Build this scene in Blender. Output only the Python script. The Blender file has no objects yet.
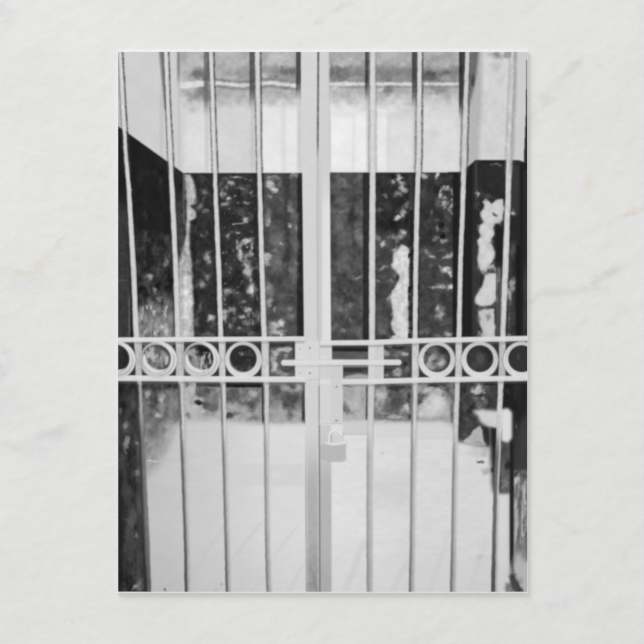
# A black-and-white picture postcard lying on a white marble tabletop, seen from straight above.
import bpy, bmesh, math
import numpy as np

PX = 0.108 / 410.0                      # metres per millimetre-ish drawing unit of the print (card is 10.8 cm wide)
CX = CY = 322.0
def wx(x): return (x - CX) * PX
def wy(y): return (CY - y) * PX

scn = bpy.context.scene
col = scn.collection

# ------------------------------------------------------------------ noise and brushes for the printed ink
S = 2                                   # samples per unit
X0, Y0, X1, Y1 = 116, 50, 530, 594
W, H = (X1 - X0) * S, (Y1 - Y0) * S
X, Y = np.meshgrid(X0 + (np.arange(W) + .5) / S, Y0 + (np.arange(H) + .5) / S)

def vnoise(seed, sx, sy=None):
    sy = sy or sx
    r = np.random.RandomState(seed)
    gw, gh = int((X1 - X0) / sx) + 4, int((Y1 - Y0) / sy) + 4
    g = r.rand(gh, gw)
    u, v = (X - X0) / sx + .5, (Y - Y0) / sy + .5
    i, j = u.astype(int), v.astype(int)
    fu, fv = u - i, v - j
    fu, fv = fu * fu * (3 - 2 * fu), fv * fv * (3 - 2 * fv)
    return (g[j, i] * (1 - fu) + g[j, i + 1] * fu) * (1 - fv) + (g[j + 1, i] * (1 - fu) + g[j + 1, i + 1] * fu) * fv
def fbm(seed, s, oct=4, ay=1.0):
    t = 0; a = 1.0; n = 0
    for k in range(oct):
        t = t + a * vnoise(seed + k * 17, s / 2 ** k, s * ay / 2 ** k); n += a; a *= .6
    return t / n - .5                   # about -.5 .. .5

WX = X + 4.5 * fbm(5, 7, 3) + 3.2 * fbm(6, 3, 2); WY = Y + 4.5 * fbm(77, 7, 3) + 3.2 * fbm(78, 3, 2)      # ragged coordinates for stains
EX = X + 1.2 * fbm(15, 5, 3); EY = Y + 1.2 * fbm(97, 5, 3)     # slightly uneven edges

RAG = fbm(400, 4.5, 3); TEX = fbm(410, 2.6, 3)
def sm(t): t = np.clip(t, 0, 1); return t * t * (3 - 2 * t)
def blur(a, s):
    if s <= 0: return a
    s *= S; r = int(3 * s) + 1
    k = np.exp(-.5 * (np.arange(-r, r + 1) / s) ** 2); k /= k.sum()
    p = np.pad(a, r, mode='edge')
    p = sum(k[i] * p[i:i + a.shape[0], :] for i in range(2 * r + 1))
    return sum(k[i] * p[:, i:i + a.shape[1]] for i in range(2 * r + 1))
def poly(pts, soft=.35, ragged=False):
    xx, yy = (EX, EY) if ragged else (X, Y)
    m = np.zeros(X.shape, bool)
    for k in range(len(pts)):
        (xa, ya), (xb, yb) = pts[k], pts[(k + 1) % len(pts)]
        if ya == yb: continue
        c = ((ya > yy) != (yb > yy)) & (xx < (xb - xa) * (yy - ya) / (yb - ya) + xa)
        m ^= c
    return blur(m.astype(float), soft)
def rect(xa, ya, xb, yb, sx=.6, sy=.6):
    return sm((X - xa) / sx + .5) * sm((xb - X) / sx + .5) * sm((Y - ya) / sy + .5) * sm((yb - Y) / sy + .5)
def lerp(y, pts):
    ys = [p[0] for p in pts]; xs = [p[1] for p in pts]
    return np.interp(y, ys, xs)

class Canvas:
    def __init__(s, v=210.): s.a = np.full(X.shape, float(v))
    def put(s, m, v, o=1.0): s.a = s.a * (1 - m * o) + v * m * o
    def blob(s, x, y, rx, ry, v, o=1.0, ang=0, edge=.85, clean=False):
        xx, yy = (X, Y) if clean else (WX, WY)
        j0, j1 = max(0, int((y - Y0 - 2.2 * (rx + ry) - 4) * S)), min(H, int((y - Y0 + 2.2 * (rx + ry) + 4) * S))
        i0, i1 = max(0, int((x - X0 - 2.2 * (rx + ry) - 4) * S)), min(W, int((x - X0 + 2.2 * (rx + ry) + 4) * S))
        if j1 <= j0 or i1 <= i0: return
        dx, dy = xx[j0:j1, i0:i1] - x, yy[j0:j1, i0:i1] - y
        c, n = math.cos(math.radians(ang)), math.sin(math.radians(ang))
        d = np.sqrt(((dx * c + dy * n) / rx) ** 2 + ((-dx * n + dy * c) / ry) ** 2)
        if clean: m = sm((1.15 - d) / edge * .8) * o
        else: m = sm((1.22 - d + .10 + .9 * RAG[j0:j1, i0:i1]) / edge * .8) * o * np.clip(.92 + .9 * TEX[j0:j1, i0:i1], 0, 1)
        s.a[j0:j1, i0:i1] = s.a[j0:j1, i0:i1] * (1 - m) + v * m
    def blobs(s, L, **k):
        for b in L:
            if len(b) > 4 and b[4] > 138 and min(b[2], b[3]) > 1.3 and s.a[int((min(max(b[1], 52), 592) - Y0) * S), int((min(max(b[0], 118), 528) - X0) * S)] < 110 and not k.get('clean'):
                s.blob(b[0], b[1], b[2] + 3.2, b[3] + 3.2, 110, .42, edge=1.3)
        for b in L: s.blob(*b, **k)
    def mottle(s, xa, ya, xb, yb, amp, seed, sc, ay=1.0, soft=3, bias=0):
        m = rect(xa, ya, xb, yb, soft, soft)
        s.a = s.a + m * (fbm(seed, sc, 4, ay) * amp * 2 + bias)
    def speck(s, xa, ya, xb, yb, v, seed, sc, th, ay=1.0, o=.8, soft=3):
        m = rect(xa, ya, xb, yb, soft, soft) * sm((fbm(seed, sc, 3, ay) + .5 - th) / .07)
        s.put(m, v, o)

# ------------------------------------------------------------------ the printed courtyard (walls and ground behind the gate)
B = Canvas(212)
# pale upper walls
B.put(poly([(110, 40), (178, 40), (184, 174), (110, 200)]), 206)
B.put(rect(262, 106, 299, 175, 6, 14), 232, .9); B.put(rect(281, 95, 286, 175, 4, 14), 212, .6)
B.put(rect(331, 112, 368, 175, 4, 22), 238, 1); B.put(rect(352, 112, 355, 175, 3, 10), 222, .6)
B.put(rect(376, 112, 387, 175, 4, 25), 237, .95); B.put(rect(388, 120, 413, 175, 8, 20), 226, .9)
B.put(rect(185, 112, 210, 172, 8, 20), 222, .9); B.put(rect(420, 100, 458, 172, 8, 12), 222, .9)
B.put(rect(478, 60, 506, 160, 6, 10), 212)
B.put(poly([(469, 40), (484, 40), (479, 160), (468, 170)], 1.5), 176, .8)
# grey stained band along the top of the back wall
top = poly([(177, 40), (481, 40), (470, 108), (181, 108)], 2.0) * sm((112 + 14 * fbm(31, 16, 2) - Y) / 26)
B.a += rect(182, 90, 462, 172, 3, 10) * (14 * fbm(500, 14, 3) + 6 * fbm(501, 4, 2))
B.put(top, 172, .85)
B.mottle(180, 45, 470, 112, 22, 51, 14, .8, 4)
B.mottle(180, 45, 470, 108, 10, 52, 4, 1, 4)
B.put(sm((WY - 64) / 10) * sm((82 - WY) / 4) * rect(230, 40, 462, 100, 25, 1), 126, .5)
B.put(sm((WY - 63) / 7) * sm((83 - WY) / 4) * rect(330, 40, 462, 100, 6, 1), 112, .45)
B.blobs([(201, 73, 10, 6, 112, .8), (197, 62, 9, 6, 190, .7), (184, 58, 6, 10, 158, .6), (190, 96, 9, 6, 150, .75), (202, 92, 8, 6, 120, .8),
         (206, 76, 3, 10, 70, .8), (186, 98, 3, 2, 210, .8), (203, 96, 3, 2, 195, .7), (231, 62, 14, 8, 180, .6), (228, 78, 10, 3, 195, .7),
         (284, 70, 12, 5, 110, .7), (272, 59, 5, 8, 200, .6), (264, 77, 4, 3, 215, .8), (276, 77, 3, 2, 110, .8), (286, 86, 4, 3, 120, .8),
         (291, 93, 8, 5, 185, .6), (342, 74, 14, 8, 112, .75), (331, 70, 3, 8, 95, .6), (356, 78, 7, 3, 175, .7), (352, 98, 8, 10, 185, .5),
         (385, 72, 9, 7, 135, .65), (389, 80, 4, 4, 95, .7), (402, 77, 10, 4, 165, .6), (388, 90, 6, 5, 110, .75), (382, 89, 5, 3, 215, .8),
         (430, 76, 10, 6, 82, .8), (430, 62, 12, 8, 168, .5), (445, 73, 10, 2.5, 82, .7), (447, 79, 6, 3, 165, .8), (432, 60, 12, 7, 155, .5), (436, 90, 15, 4, 118, .6),
         (436, 105, 9, 8, 198, .5), (434, 132, 10, 6, 200, .4), (192, 110, 3, 4, 185, .6), (205, 112, 4, 6, 215, .5),
         (497, 56, 11, 4, 168, .8), (498, 54, 4, 3, 120, .7), (494, 68, 6, 5, 186, .6), (499, 80, 5, 8, 196, .4)])
# ledge pipe across the back wall
ply = 84 + 1.2 * np.sin(X / 9.0) * (X < 300) + .8 * fbm(8, 9, 2)
thick = np.interp(X[0], [178, 186, 200, 210, 330, 465], [3.2, 3.8, 3.4, 2.4, 2.2, 1.7])[None, :]
pm = sm((thick + .5 + 2.2 * TEX - abs(Y - ply)) / 1.9) * rect(179, 70, 460, 96, 2, 1)
B.put(rect(214, 76, 300, 94, 2, 1) * sm((6 - abs(Y - ply)) / 2), 118, .55)
B.put(rect(330, 76, 460, 94, 2, 1) * sm((5.2 - abs(Y - ply)) / 2), 128, .45)
B.put(pm, 219, .92)
B.blobs([(335, 87, 5, 3.5, 226, .8), (348, 84, 5, 3, 226, .7), (199, 84, 14, 3.6, 226, .7)])
# vertical marks of the far side of the bars on the top wall
for xa, xb, ye, v in ((158.6, 163.4, 96, 110), (203.8, 208.6, 108, 105), (249.4, 254.4, 100, 78), (296, 300.8, 92, 62), (365, 370, 94, 58), (412, 417.4, 100, 60), (459, 465, 112, 38), (177, 180, 80, 130)):
    m = rect(xa, 40, xb, ye, 1.2, 22) if xa != 158.6 else poly([(158, 40), (163.6, 40), (168, 110), (164.5, 110)], .8)
    B.put(m, v, .85)
    B.put(rect(xa + 1, ye - 5, xb, 172, 2, 20), 182, .4)
B.put(poly([(471.4, 40), (480, 40), (476, 78), (469.5, 106), (469, 90)], 1.2), 96, .85)
B.blob(473, 80, 2.5, 7, 52, .8)
# dark dado: back wall, both side walls
dark = poly([(110, 119), (118, 126), (183.5, 173.2), (462, 172.2), (466, 168.5), (475.5, 160), (519, 160), (526, 163), (540, 163), (540, 600), (110, 600)], .35)
D = Canvas(42)
D.put(rect(110, 120, 184, 440, 1, 1), 32)
D.put(rect(110, 205, 130, 440, 3, 30), 60, .9); D.mottle(110, 180, 132, 340, 12, 61, 5, 6)
D.put(rect(116, 280, 128, 280.9, 1, .6), 100, .6); D.put(rect(128.6, 296, 130, 337, .8, 8), 120, .6)
D.mottle(132, 235, 174, 330, 40, 64, 9, 1.2, 10, 14); D.mottle(132, 160, 174, 250, 8, 65, 7, 1.5, 8, 2)
D.mottle(135, 235, 176, 337, 22, 66, 2.5, 2.5, 8)
D.blobs([(146, 238, 2, 10, 88, .6), (145, 216, 2, 6, 62, .6), (155, 172, 3, 5, 52, .6), (160, 180, 1.5, 4, 80, .6), (166, 261, 3, 6, 150, .7), (149, 277, 4, 3, 175, .8),
         (155, 292, 3, 5, 160, .7), (159, 299, 3, 3, 130, .7), (151, 305, 4, 4, 150, .6), (166, 300, 4, 8, 105, .5), (147, 285, 3, 8, 80, .6)])
D.put(sm((WY - 292) / 26) * rect(138, 270, 176, 345, 3, 1), 146, .85); D.a += rect(138, 285, 176, 338, 3, 10) * (70 * fbm(530, 4, 3, 2) + 30 * fbm(531, 9, 2, 1.5))
D.speck(140, 305, 176, 340, 198, 67, 4, .60, 2.5, .7); D.speck(140, 305, 176, 340, 88, 68, 5, .62, 2, .7)
# left corner strip
D.put(rect(175, 170, 183.5, 255, 2, 4), 42); D.put(rect(175, 200, 184, 250, 2, 24), 68, .9); D.put(rect(182.8, 172, 185.2, 225, 1.2, 3), 104, .8)
D.put(sm((Y - 173.5) / 1.5) * poly([(185, 172), (189, 172), (193.5, 180), (196, 190), (196, 203), (190, 206), (196, 211), (196, 218), (188, 222), (186.5, 205)], .8, True), 196, .9)
D.mottle(184, 175, 197, 225, 22, 70, 4)
D.put(poly([(186.5, 205), (190, 215), (189.5, 245), (192, 262), (193, 300), (194, 340), (179, 340), (178, 262), (183, 250), (186, 235)], .9, True), 194, .92)
D.blobs([(184, 250, 4, 6, 110, .6), (190, 274, 3, 3, 120, .7), (184, 270, 5, 4, 160, .5), (180, 300, 2.5, 30, 190, .6), (187, 306, 4, 28, 224, .8), (187, 300, 5, 9, 226, .8), (192, 329, 2, 6, 150, .6), (179, 258, 2, 8, 90, .6)])
# back wall panels, stains and peeling paint from left to right
D.put(rect(195, 240, 216, 340, 3, 20), 44, .6)
D.mottle(196, 174, 300, 338, 15, 80, 7, 1.2, 3, 6); D.mottle(196, 174, 458, 338, 10, 81, 2.6, 1.2, 3)
D.blobs([(203, 180, 6, 5, 82, .6), (205, 192, 5, 4, 96, .6), (204, 193, 2.2, 1.6, 135, .7), (201, 205, 4, 3, 150, .85, -40), (205, 199, 2, 3, 120, .7), (197, 201, 2, 4, 120, .7),
         (206, 211, 3.5, 3, 125, .8), (203, 235, 3.5, 2.4, 120, .8), (208, 232, 2, 3, 110, .7), (207, 258, 4, 8, 175, .85), (207, 277, 4.5, 3.6, 168, .85), (202, 284, 4, 4, 160, .85),
         (197, 263, 4, 3, 80, .7), (200, 307, 3, 5, 110, .75), (212, 318, 4.5, 3.5, 195, .9), (196, 324, 3.5, 6, 112, .8), (208, 334, 7, 3, 120, .7), (213, 325, 2.5, 5, 90, .7)])
D.blobs([(230, 183, 3.4, 3, 190, .85), (237, 177.3, 8, 1.5, 205, .85), (226, 178, 5, 2, 90, .6), (222, 190, 3, 9, 130, .6), (227, 187, 2, 2, 150, .7), (229, 198.5, 2.4, 1.8, 220, .9), (226, 193, 2, 2, 190, .8),
         (221.5, 195, 2, 2, 180, .8), (225, 204, 6, 3, 165, .85, -20), (233, 206, 8, 8, 60, .5), (247, 187, 5, 4, 75, .6), (240, 186, 2, 4, 105, .6, 40), (245, 193, 5, 5, 90, .6), (251.5, 193, 1.8, 3.5, 165, .85),
         (246, 202.6, 3.4, 1.8, 170, .85), (241, 213, 6, 5, 95, .7), (247, 221, 3.6, 4.5, 205, .85), (239, 223.4, 8, 1.3, 165, .8), (251, 216, 3, 6, 110, .6), (227, 237, 3, 1.6, 180, .85),
         (238.5, 233.2, 2.4, 2, 205, .9), (231, 232, 3, 2, 110, .7), (251, 232, 2, 2, 110, .7), (247.5, 241, 4.2, 3.2, 215, .9), (240, 247, 2.6, 6, 170, .8), (252, 246, 2.5, 6, 170, .7),
         (246, 256, 4, 6, 120, .8), (240, 254, 2, 5, 205, .85), (251, 253, 2, 4, 190, .7), (246.5, 248, 2, 3, 50, .8), (235, 262, 8, 8, 62, .6), (228, 270, 7, 10, 70, .6),
         (248, 269, 4.5, 9, 188, .9), (246, 258, 3, 6, 150, .7), (256, 268, 4, 2.4, 165, .8), (252.5, 290, 5.5, 6.5, 214, .95), (250, 281, 1.6, 4, 180, .8), (257.5, 297, 1.5, 3, 210, .8),
         (229, 292, 6, 3.4, 170, .85), (224, 298, 2.5, 3, 160, .7), (244, 302, 3.5, 3, 150, .8), (240, 295, 5, 4, 75, .6), (225, 311, 4, 3.4, 185, .85), (232.5, 310.5, 4, 3.6, 165, .8), (224.5, 318, 3, 4, 195, .85),
         (249, 310, 4, 3, 205, .85, -20), (243, 317, 3.4, 1.8, 205, .85, 20), (256, 315.5, 4, 4.5, 190, .85), (235, 320, 4, 4, 120, .7), (246, 323, 4, 2, 150, .7, 30), (254, 323, 4, 3, 165, .7),
         (241, 330, 14, 5, 88, .6), (252, 333, 6, 3, 120, .6), (226, 332, 4, 4, 75, .7)])
D.speck(236, 238, 257, 262, 200, 83, 2.6, .62, 1.3, .7)
D.speck(222, 178, 258, 330, 165, 84, 4, .70, 1, .6)
D.put(rect(253.5, 174, 258.5, 337, 2, 1), 40, .6)
# panel beside the gate stile
D.put(rect(264, 172, 297, 338, 1, 8), 84, .8); D.mottle(264, 174, 297, 338, 20, 88, 9, 1.2)
D.put(rect(284, 172, 290, 262, 3, 3), 52, .65); D.put(rect(298, 172, 303, 337, 2, 1), 40, .85)
D.blobs([(273, 177.6, 7, 2, 165, .8), (271, 185, 4, 6, 205, .9, -30), (275, 190, 5, 2.4, 222, .9), (280, 184, 3, 4, 130, .7), (271, 196, 2.4, 2, 165, .8), (268, 204, 4, 3, 80, .7), (293, 175.6, 5, 1.8, 150, .8), (281, 199, 2.5, 1.2, 130, .7),
         (269, 218, 4, 10, 135, .7), (270, 219.5, 2.4, 3, 190, .8), (268, 226, 2.5, 2, 180, .7), (292, 210, 4, 3, 150, .75), (290, 204, 3, 5, 110, .6), (289, 226, 2.6, 3.6, 200, .85), (297, 228, 2, 4, 150, .6), (295, 216, 4, 10, 105, .6),
         (278, 240, 9, 12, 125, .7), (282, 243, 2.6, 2, 190, .8), (297, 245, 4, 10, 115, .6), (268, 256, 6, 4, 215, .85, 30), (267, 262, 5, 4, 200, .85), (277, 262, 9, 12, 135, .6), (294, 270, 5, 12, 125, .7), (270, 290, 6, 9, 145, .75),
         (288, 284, 8, 6, 95, .6), (269, 303, 3, 5, 165, .75), (275, 309.5, 2.2, 4, 190, .8), (281, 310, 8, 8, 98, .5), (290, 309, 3, 2, 140, .8), (291, 316, 4, 3, 140, .75), (282, 323.5, 3.6, 3.4, 216, .95), (275, 325, 7, 4, 195, .85),
         (280, 332, 6, 3.6, 216, .95), (273, 331, 5, 4, 190, .8), (266, 330, 3, 5, 120, .7), (292, 329, 5, 5, 95, .6), (300, 289, 3, 4, 48, .7), (290, 296, 8, 1.2, 130, .5)])
# first panel right of the stiles
D.put(rect(329, 172, 363, 341, 1, 6), 84, .9); D.mottle(329, 176, 363, 340, 34, 90, 11, 1); D.mottle(329, 176, 368, 340, 18, 91, 3.4, 1.4)
D.blobs([(341, 180, 8, 5, 118, .6), (361, 177, 4, 4, 112, .6), (353, 178, 3, 5, 68, .7), (345, 190, 16, 4, 62, .5), (334, 198, 4, 7, 44, .7), (352, 215, 5, 12, 42, .75), (343, 203, 7, 8, 88, .6), (343, 212, 8, 3, 118, .6, -25),
         (352, 197, 4, 10, 55, .5), (341, 228, 8, 12, 108, .6), (360, 238, 4, 9, 132, .7), (348, 243, 6, 4, 112, .6), (335, 250, 6, 8, 70, .6), (346, 262, 8, 12, 112, .6), (357, 277, 4.5, 1.6, 165, .8), (353, 276, 2, 3, 130, .5), (345, 284, 18, 4, 66, .55),
         (350, 305, 5, 2.6, 140, .75), (338, 303, 6, 9, 118, .6), (341, 310, 8, 3, 125, .6), (355, 300, 5, 8, 85, .5), (343, 330, 3.4, 2, 145, .8), (351, 321, 3, 2.4, 122, .7), (336, 326, 4, 4, 118, .6), (356, 320, 4, 9, 70, .5), (346, 337, 16, 2.4, 60, .6)])
D.put(rect(363.5, 172, 369.5, 341, 2, 2), 48, .8)
# second panel: pale shape of peeled plaster
D.put(rect(375, 235, 397, 338, 1, 24), 78, .8); D.put(rect(375, 174, 392, 215, 1, 10), 54, .7)
D.mottle(375, 176, 412, 340, 15, 94, 8, 1)
D.blobs([(394, 176, 5, 2.4, 25, .8), (399, 177, 3, 4.4, 205, .9, -25), (402, 183, 2.6, 3, 212, .9), (393, 181, 2, 2, 180, .85), (404.5, 178, 2.5, 4, 40, .7), (404, 189, 4.4, 4, 195, .9, -30), (398, 194, 4, 3, 165, .85, -20), (385, 196, 3, 2, 130, .7),
         (407, 206, 4, 4.4, 150, .85, -50), (403, 212, 5, 3.6, 175, .85, -40), (398, 217.6, 5, 2.6, 222, .95, -20), (395, 200, 9, 6, 38, .5), (381, 210, 5, 2, 120, .6, -20), (403, 233, 4, 4.4, 200, .9), (400, 238, 3, 2, 160, .7), (392, 237, 5, 3.4, 145, .8, 30),
         (397, 240, 4, 3, 120, .7), (383, 244.5, 3, 3, 205, .9), (377, 238, 2.4, 4, 150, .7), (395, 250, 2.4, 1.6, 175, .8), (386, 256, 4, 8, 60, .6), (408, 243, 3, 10, 60, .5)])
D.put(poly([(393.7, 254), (400.5, 247), (405.6, 245.6), (409, 250), (408.6, 340), (388.6, 339), (395.4, 334.5), (392, 330), (391, 323.5), (393.7, 315), (392, 306), (390.3, 298), (392, 291), (397, 284), (399.6, 276), (397, 273), (393.7, 269), (392.8, 262)], .7, True), 208, .97)
D.blobs([(402, 260, 8.5, 14, 214, .97), (404, 252, 5, 6, 214, .97), (399, 266, 6, 9, 212, .95), (405, 282, 5, 8, 212, .97), (402, 298, 8, 14, 216, .97), (399, 318, 7.5, 13, 210, .97), (404, 330, 8, 10, 214, .97), (395, 337, 5, 3, 200, .9),
         (390, 297, 3, 3, 195, .85), (389, 302, 3, 6, 130, .6), (383, 268, 6, 2, 165, .8, -28), (378, 281, 3, 2.4, 150, .8), (392, 281, 4, 1.6, 150, .8), (385, 276, 6, 3, 95, .6), (387, 310, 4, 12, 62, .6), (383, 325, 7, 8, 112, .6), (384, 334, 5, 4, 140, .5), (379, 308, 3, 12, 95, .5)])
D.put(rect(409.2, 174, 413, 340, 1.2, 1), 66, .6); D.speck(408, 250, 414, 340, 25, 95, 3.2, .52, 1.6, .85, 1); D.put(rect(410, 210, 413.4, 246, 1.5, 3), 30, .8)
# third panel: crumbling paint
D.put(rect(419, 240, 453, 338, 1, 20), 74, .8); D.put(rect(419, 174, 453, 240, 1, 20), 58, .8); D.mottle(419, 174, 453, 338, 17, 98, 8, 1); D.mottle(419, 174, 453, 338, 10, 99, 3, .8)
D.blobs([(425, 177.4, 3.4, 3.6, 205, .9), (421, 174.6, 3, 1.6, 190, .8), (437.6, 176, 2.2, 4.8, 212, .95, 25), (450, 178, 5, 3, 80, .6), (436, 190, 5, 3, 36, .6), (430, 196, 6, 5, 60, .5), (424, 192, 3, 6, 90, .6)])
r = np.random.RandomState(4)
for k in range(30):
    a = r.uniform(0, 6.28); D.blob(446 + 6.5 * math.cos(a) + r.uniform(-1.5, 1.5), 196 + 7.5 * math.sin(a) + r.uniform(-1.5, 1.5), r.uniform(.8, 1.8), r.uniform(.8, 1.8), r.uniform(150, 215), .85)
D.blobs([(444, 198, 2, 2, 190, .8), (447, 190, 3, 1.6, 205, .85), (440, 194, 1.6, 5, 185, .8), (453, 205, 2.4, 4, 200, .85), (450, 209, 3, 3, 160, .8), (452, 213.4, 1.8, 1.6, 185, .8), (431, 211, 1.8, 4, 125, .6), (437, 203, 3, 5, 110, .7), (445, 205, 1.4, 4, 190, .7),
         (441, 224, 3.4, 3.4, 22, .9), (442.5, 236.5, 3.4, 2.8, 22, .9), (437, 228.6, 2, 3.4, 170, .85), (436, 239, 2.5, 3, 140, .8), (445, 242, 4, 2, 180, .85), (437, 221, 4, 1.4, 110, .7), (448, 220, 4, 6, 92, .6), (446, 230, 4, 3, 110, .6), (427, 252, 2.4, 3, 140, .8),
         (432, 256, 3.6, 2, 195, .85), (449, 256, 6, 2.8, 215, .9, -25), (440, 250, 5, 2, 100, .6), (422, 253, 2, 3, 110, .6), (431, 266, 2.6, 2, 135, .7), (445, 269, 5, 3, 215, .92), (450, 273.6, 3, 4, 210, .9), (440, 267, 2, 3, 160, .7), (423, 259, 3, 3, 100, .6),
         (438, 287, 8, 2.2, 190, .85), (450, 287, 3.2, 3.4, 212, .9), (438, 284, 3, 1, 140, .7), (440, 312, 5, 8, 130, .7), (440, 315, 3, 4, 165, .7), (438, 308, 1.6, 4, 185, .7), (446, 322, 8, 3, 95, .6, -35), (425, 332, 6, 4, 125, .7), (448, 334, 5, 3, 180, .8, -15),
         (438, 336, 5, 2, 120, .6), (425, 318, 5, 4, 62, .5), (445, 300, 7, 5, 52, .5), (423, 287, 3, 3, 95, .5)])
D.put(rect(452.8, 172, 458.5, 337, 1.4, 1), 32, .92)
TEXD = fbm(420, 3.2, 3) * 1.3 + fbm(421, 6, 2, 1.5) * .7
D.a += rect(110, 172, 460, 340, 2, 1) * TEXD * (6 + .30 * np.clip(D.a - 30, 0, 110))
D.a += rect(177, 175, 197, 338, 2, 4) * 46 * fbm(540, 3.4, 3, 1.6)
# right side wall
D.put(rect(462, 150, 472.6, 345, 1, 1), 33, .9); D.put(rect(473, 150, 540, 200, 3, 30), 46, .8)
D.put(rect(475, 161, 477.5, 200, 1.2, 2), 72, .7); D.mottle(476, 162, 505, 200, 9, 101, 6); D.put(rect(482, 161.5, 506, 163, 2, .8), 24, .7)
D.blobs([(478.5, 195, 2.4, 2.6, 200, .9), (477, 205, 3, 6, 85, .6), (488, 196, 8, 2.5, 90, .6), (495, 164, 3, 1.2, 140, .7), (491, 166, 1.6, 1.2, 120, .7), (499, 165, 2, 1, 130, .7)])
D.put(rect(472, 240, 480, 337, 3, 20), 62, .7)
for P_ in ([(485.8, 201), (488, 200.5), (491, 204), (496.9, 199.5), (503, 199.5), (503.3, 218), (500, 223.4), (495, 223.4), (493.4, 228.6), (494.6, 233.7), (490.9, 240.5), (492.6, 245.6), (495, 252.5), (495, 258), (490, 263.7), (485.8, 268.8), (479, 267), (477.2, 258.5), (479, 247.4), (477.2, 240.5), (480.6, 236.3), (478.4, 231), (479.8, 226.9), (484, 221.7), (481.5, 218.3), (480.6, 212.3), (484.6, 208)],
           [(484.9, 274), (496.9, 273), (497.7, 279), (496, 296), (491.7, 304.7), (481.5, 307), (475.5, 303), (474.7, 297.8), (479.8, 289.3), (483, 284)], [(479, 310), (494.3, 308.2), (495, 338), (484, 338), (481.5, 328.6), (478, 320)]):
    D.put(poly(P_, .7, True), 204, .96)
D.blobs([(487, 204, 3.4, 5, 208, .95), (500, 203, 3.6, 4.4, 205, .95), (497, 208, 5, 5, 212, .95), (486, 213, 5, 5.5, 214, .97), (493, 212, 7, 4, 208, .95), (501, 213, 3, 9, 206, .95), (489, 220, 7, 5, 214, .97), (484, 229, 5.6, 5.6, 218, .97), (489, 234, 5.6, 6, 214, .97),
         (483, 241, 4.6, 4, 216, .97), (483, 250, 5, 6, 218, .97), (488, 256, 6, 6, 216, .97), (495.5, 215, 2.4, 2.6, 50, .95), (493, 241, 3, 2.4, 120, .7), (500, 225, 2.5, 4, 120, .6), (486, 262, 8, 6, 216, .97), (482, 268, 5, 3.4, 205, .95), (491, 265, 4, 4, 190, .9),
         (492, 262.6, 4, 1.4, 60, .9, -45), (494, 268, 4, 3.4, 165, .85), (484, 272, 4, 2.4, 150, .7), (491, 281, 7, 9, 210, .97), (487, 291, 8, 8, 214, .97), (482, 300, 7, 7, 214, .97), (491, 299, 6, 7, 208, .95), (485, 319, 7.5, 10, 196, .95), (490, 328, 6, 12, 206, .95),
         (483, 334, 5, 6, 190, .9), (488, 318, 3, 4.5, 118, .85), (489, 307.6, 6, 1.3, 110, .85, -14), (481, 309, 3, 2, 80, .7), (477, 322, 2.6, 8, 70, .6)])
D.put(rect(496.4, 225, 502, 262, 1.5, 4), 33, .9); D.put(rect(496, 268, 501, 337, 1, 4), 150, .55)
D.put(rect(498.2, 282, 499.4, 337, .8, 2), 40, .8); D.put(rect(496, 266, 497.2, 337, .8, 2), 55, .7)
D.put(rect(507, 165, 519, 212, 3, 6), 66, .6); D.put(rect(508, 215, 515, 250, 3, 6), 42, .5)
D.mottle(507, 240, 517, 338, 34, 104, 6, 1.8, 2, 16)
D.blobs([(513, 212, 1.6, 3, 140, .7), (512, 252, 3, 6, 96, .6), (516.5, 251, 1.4, 4, 130, .6), (513, 285, 3.6, 9, 168, .85), (509, 294, 2, 8, 185, .8), (515, 282, 2, 4, 190, .7), (508.6, 318, 1, 14, 115, .6), (509, 335, 2, 2, 150, .6)])
D.put(rect(515.5, 245, 520.5, 338, 2, 4), 28, .85); D.put(rect(521.5, 270, 530, 338, 2, 30), 72, .6); D.mottle(521, 280, 530, 338, 14, 105, 4, 3)
# band behind the rings
D.put(rect(110, 341, 540, 378, 1, 1), 58, .6)
D.blobs([(157, 360, 16, 15, 150, .95), (187, 360, 4, 14, 150, .9), (203, 368, 10, 8, 92, .85), (195, 364, 8, 11, 155, .85), (192, 352, 5, 4, 190, .8), (204, 350, 11, 6, 30, .95, 25), (211, 360, 3, 9, 40, .9)])
D.speck(143, 345, 172, 374, 205, 110, 3.5, .55, 2.4, .7, 1); D.speck(143, 345, 172, 374, 85, 111, 3.5, .60, 2.2, .7, 1)
D.put(sm((3.2 - abs(np.hypot(X - 157.5, Y - 361) - 13.5)) / 3) * sm((352 - Y + (X - 157) * .6) / 8), 70, .8)
D.speck(188, 352, 212, 374, 205, 112, 3, .60, 3, .7, 1)
D.blobs([(243, 359, 15, 15, 42, .95), (242, 354, 2.6, 2.2, 140, .8), (251, 369, 4, 3, 120, .7), (235, 370, 3, 3, 80, .6), (244, 366, 5, 4, 62, .5)])
D.speck(232, 348, 256, 372, 95, 113, 3, .60, 1, .5, 1)
# small window beside the stile
D.put(rect(268, 341, 296, 377, 1, 1), 96, .9); D.put(rect(269.5, 342, 295, 347.6, 1, 3), 48, .85); D.put(rect(292, 342, 296, 358, 1, 1), 60, .8)
D.blobs([(283, 350, 8, 2.4, 192, .9), (275, 353, 4, 4, 185, .9), (273, 361, 3, 8, 180, .85), (275, 368, 4, 5, 205, .9), (279, 372, 5, 2.4, 170, .7), (289, 349, 3, 2.6, 200, .8), (286, 356, 3, 3, 170, .7), (280, 358, 3, 4, 92, .7), (289, 356, 2, 3, 70, .7),
         (286, 370, 7, 3, 66, .8), (293, 369, 3, 1.6, 60, .7), (284, 375, 7, 2, 165, .7), (270, 350, 1.4, 12, 60, .6)])
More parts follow.
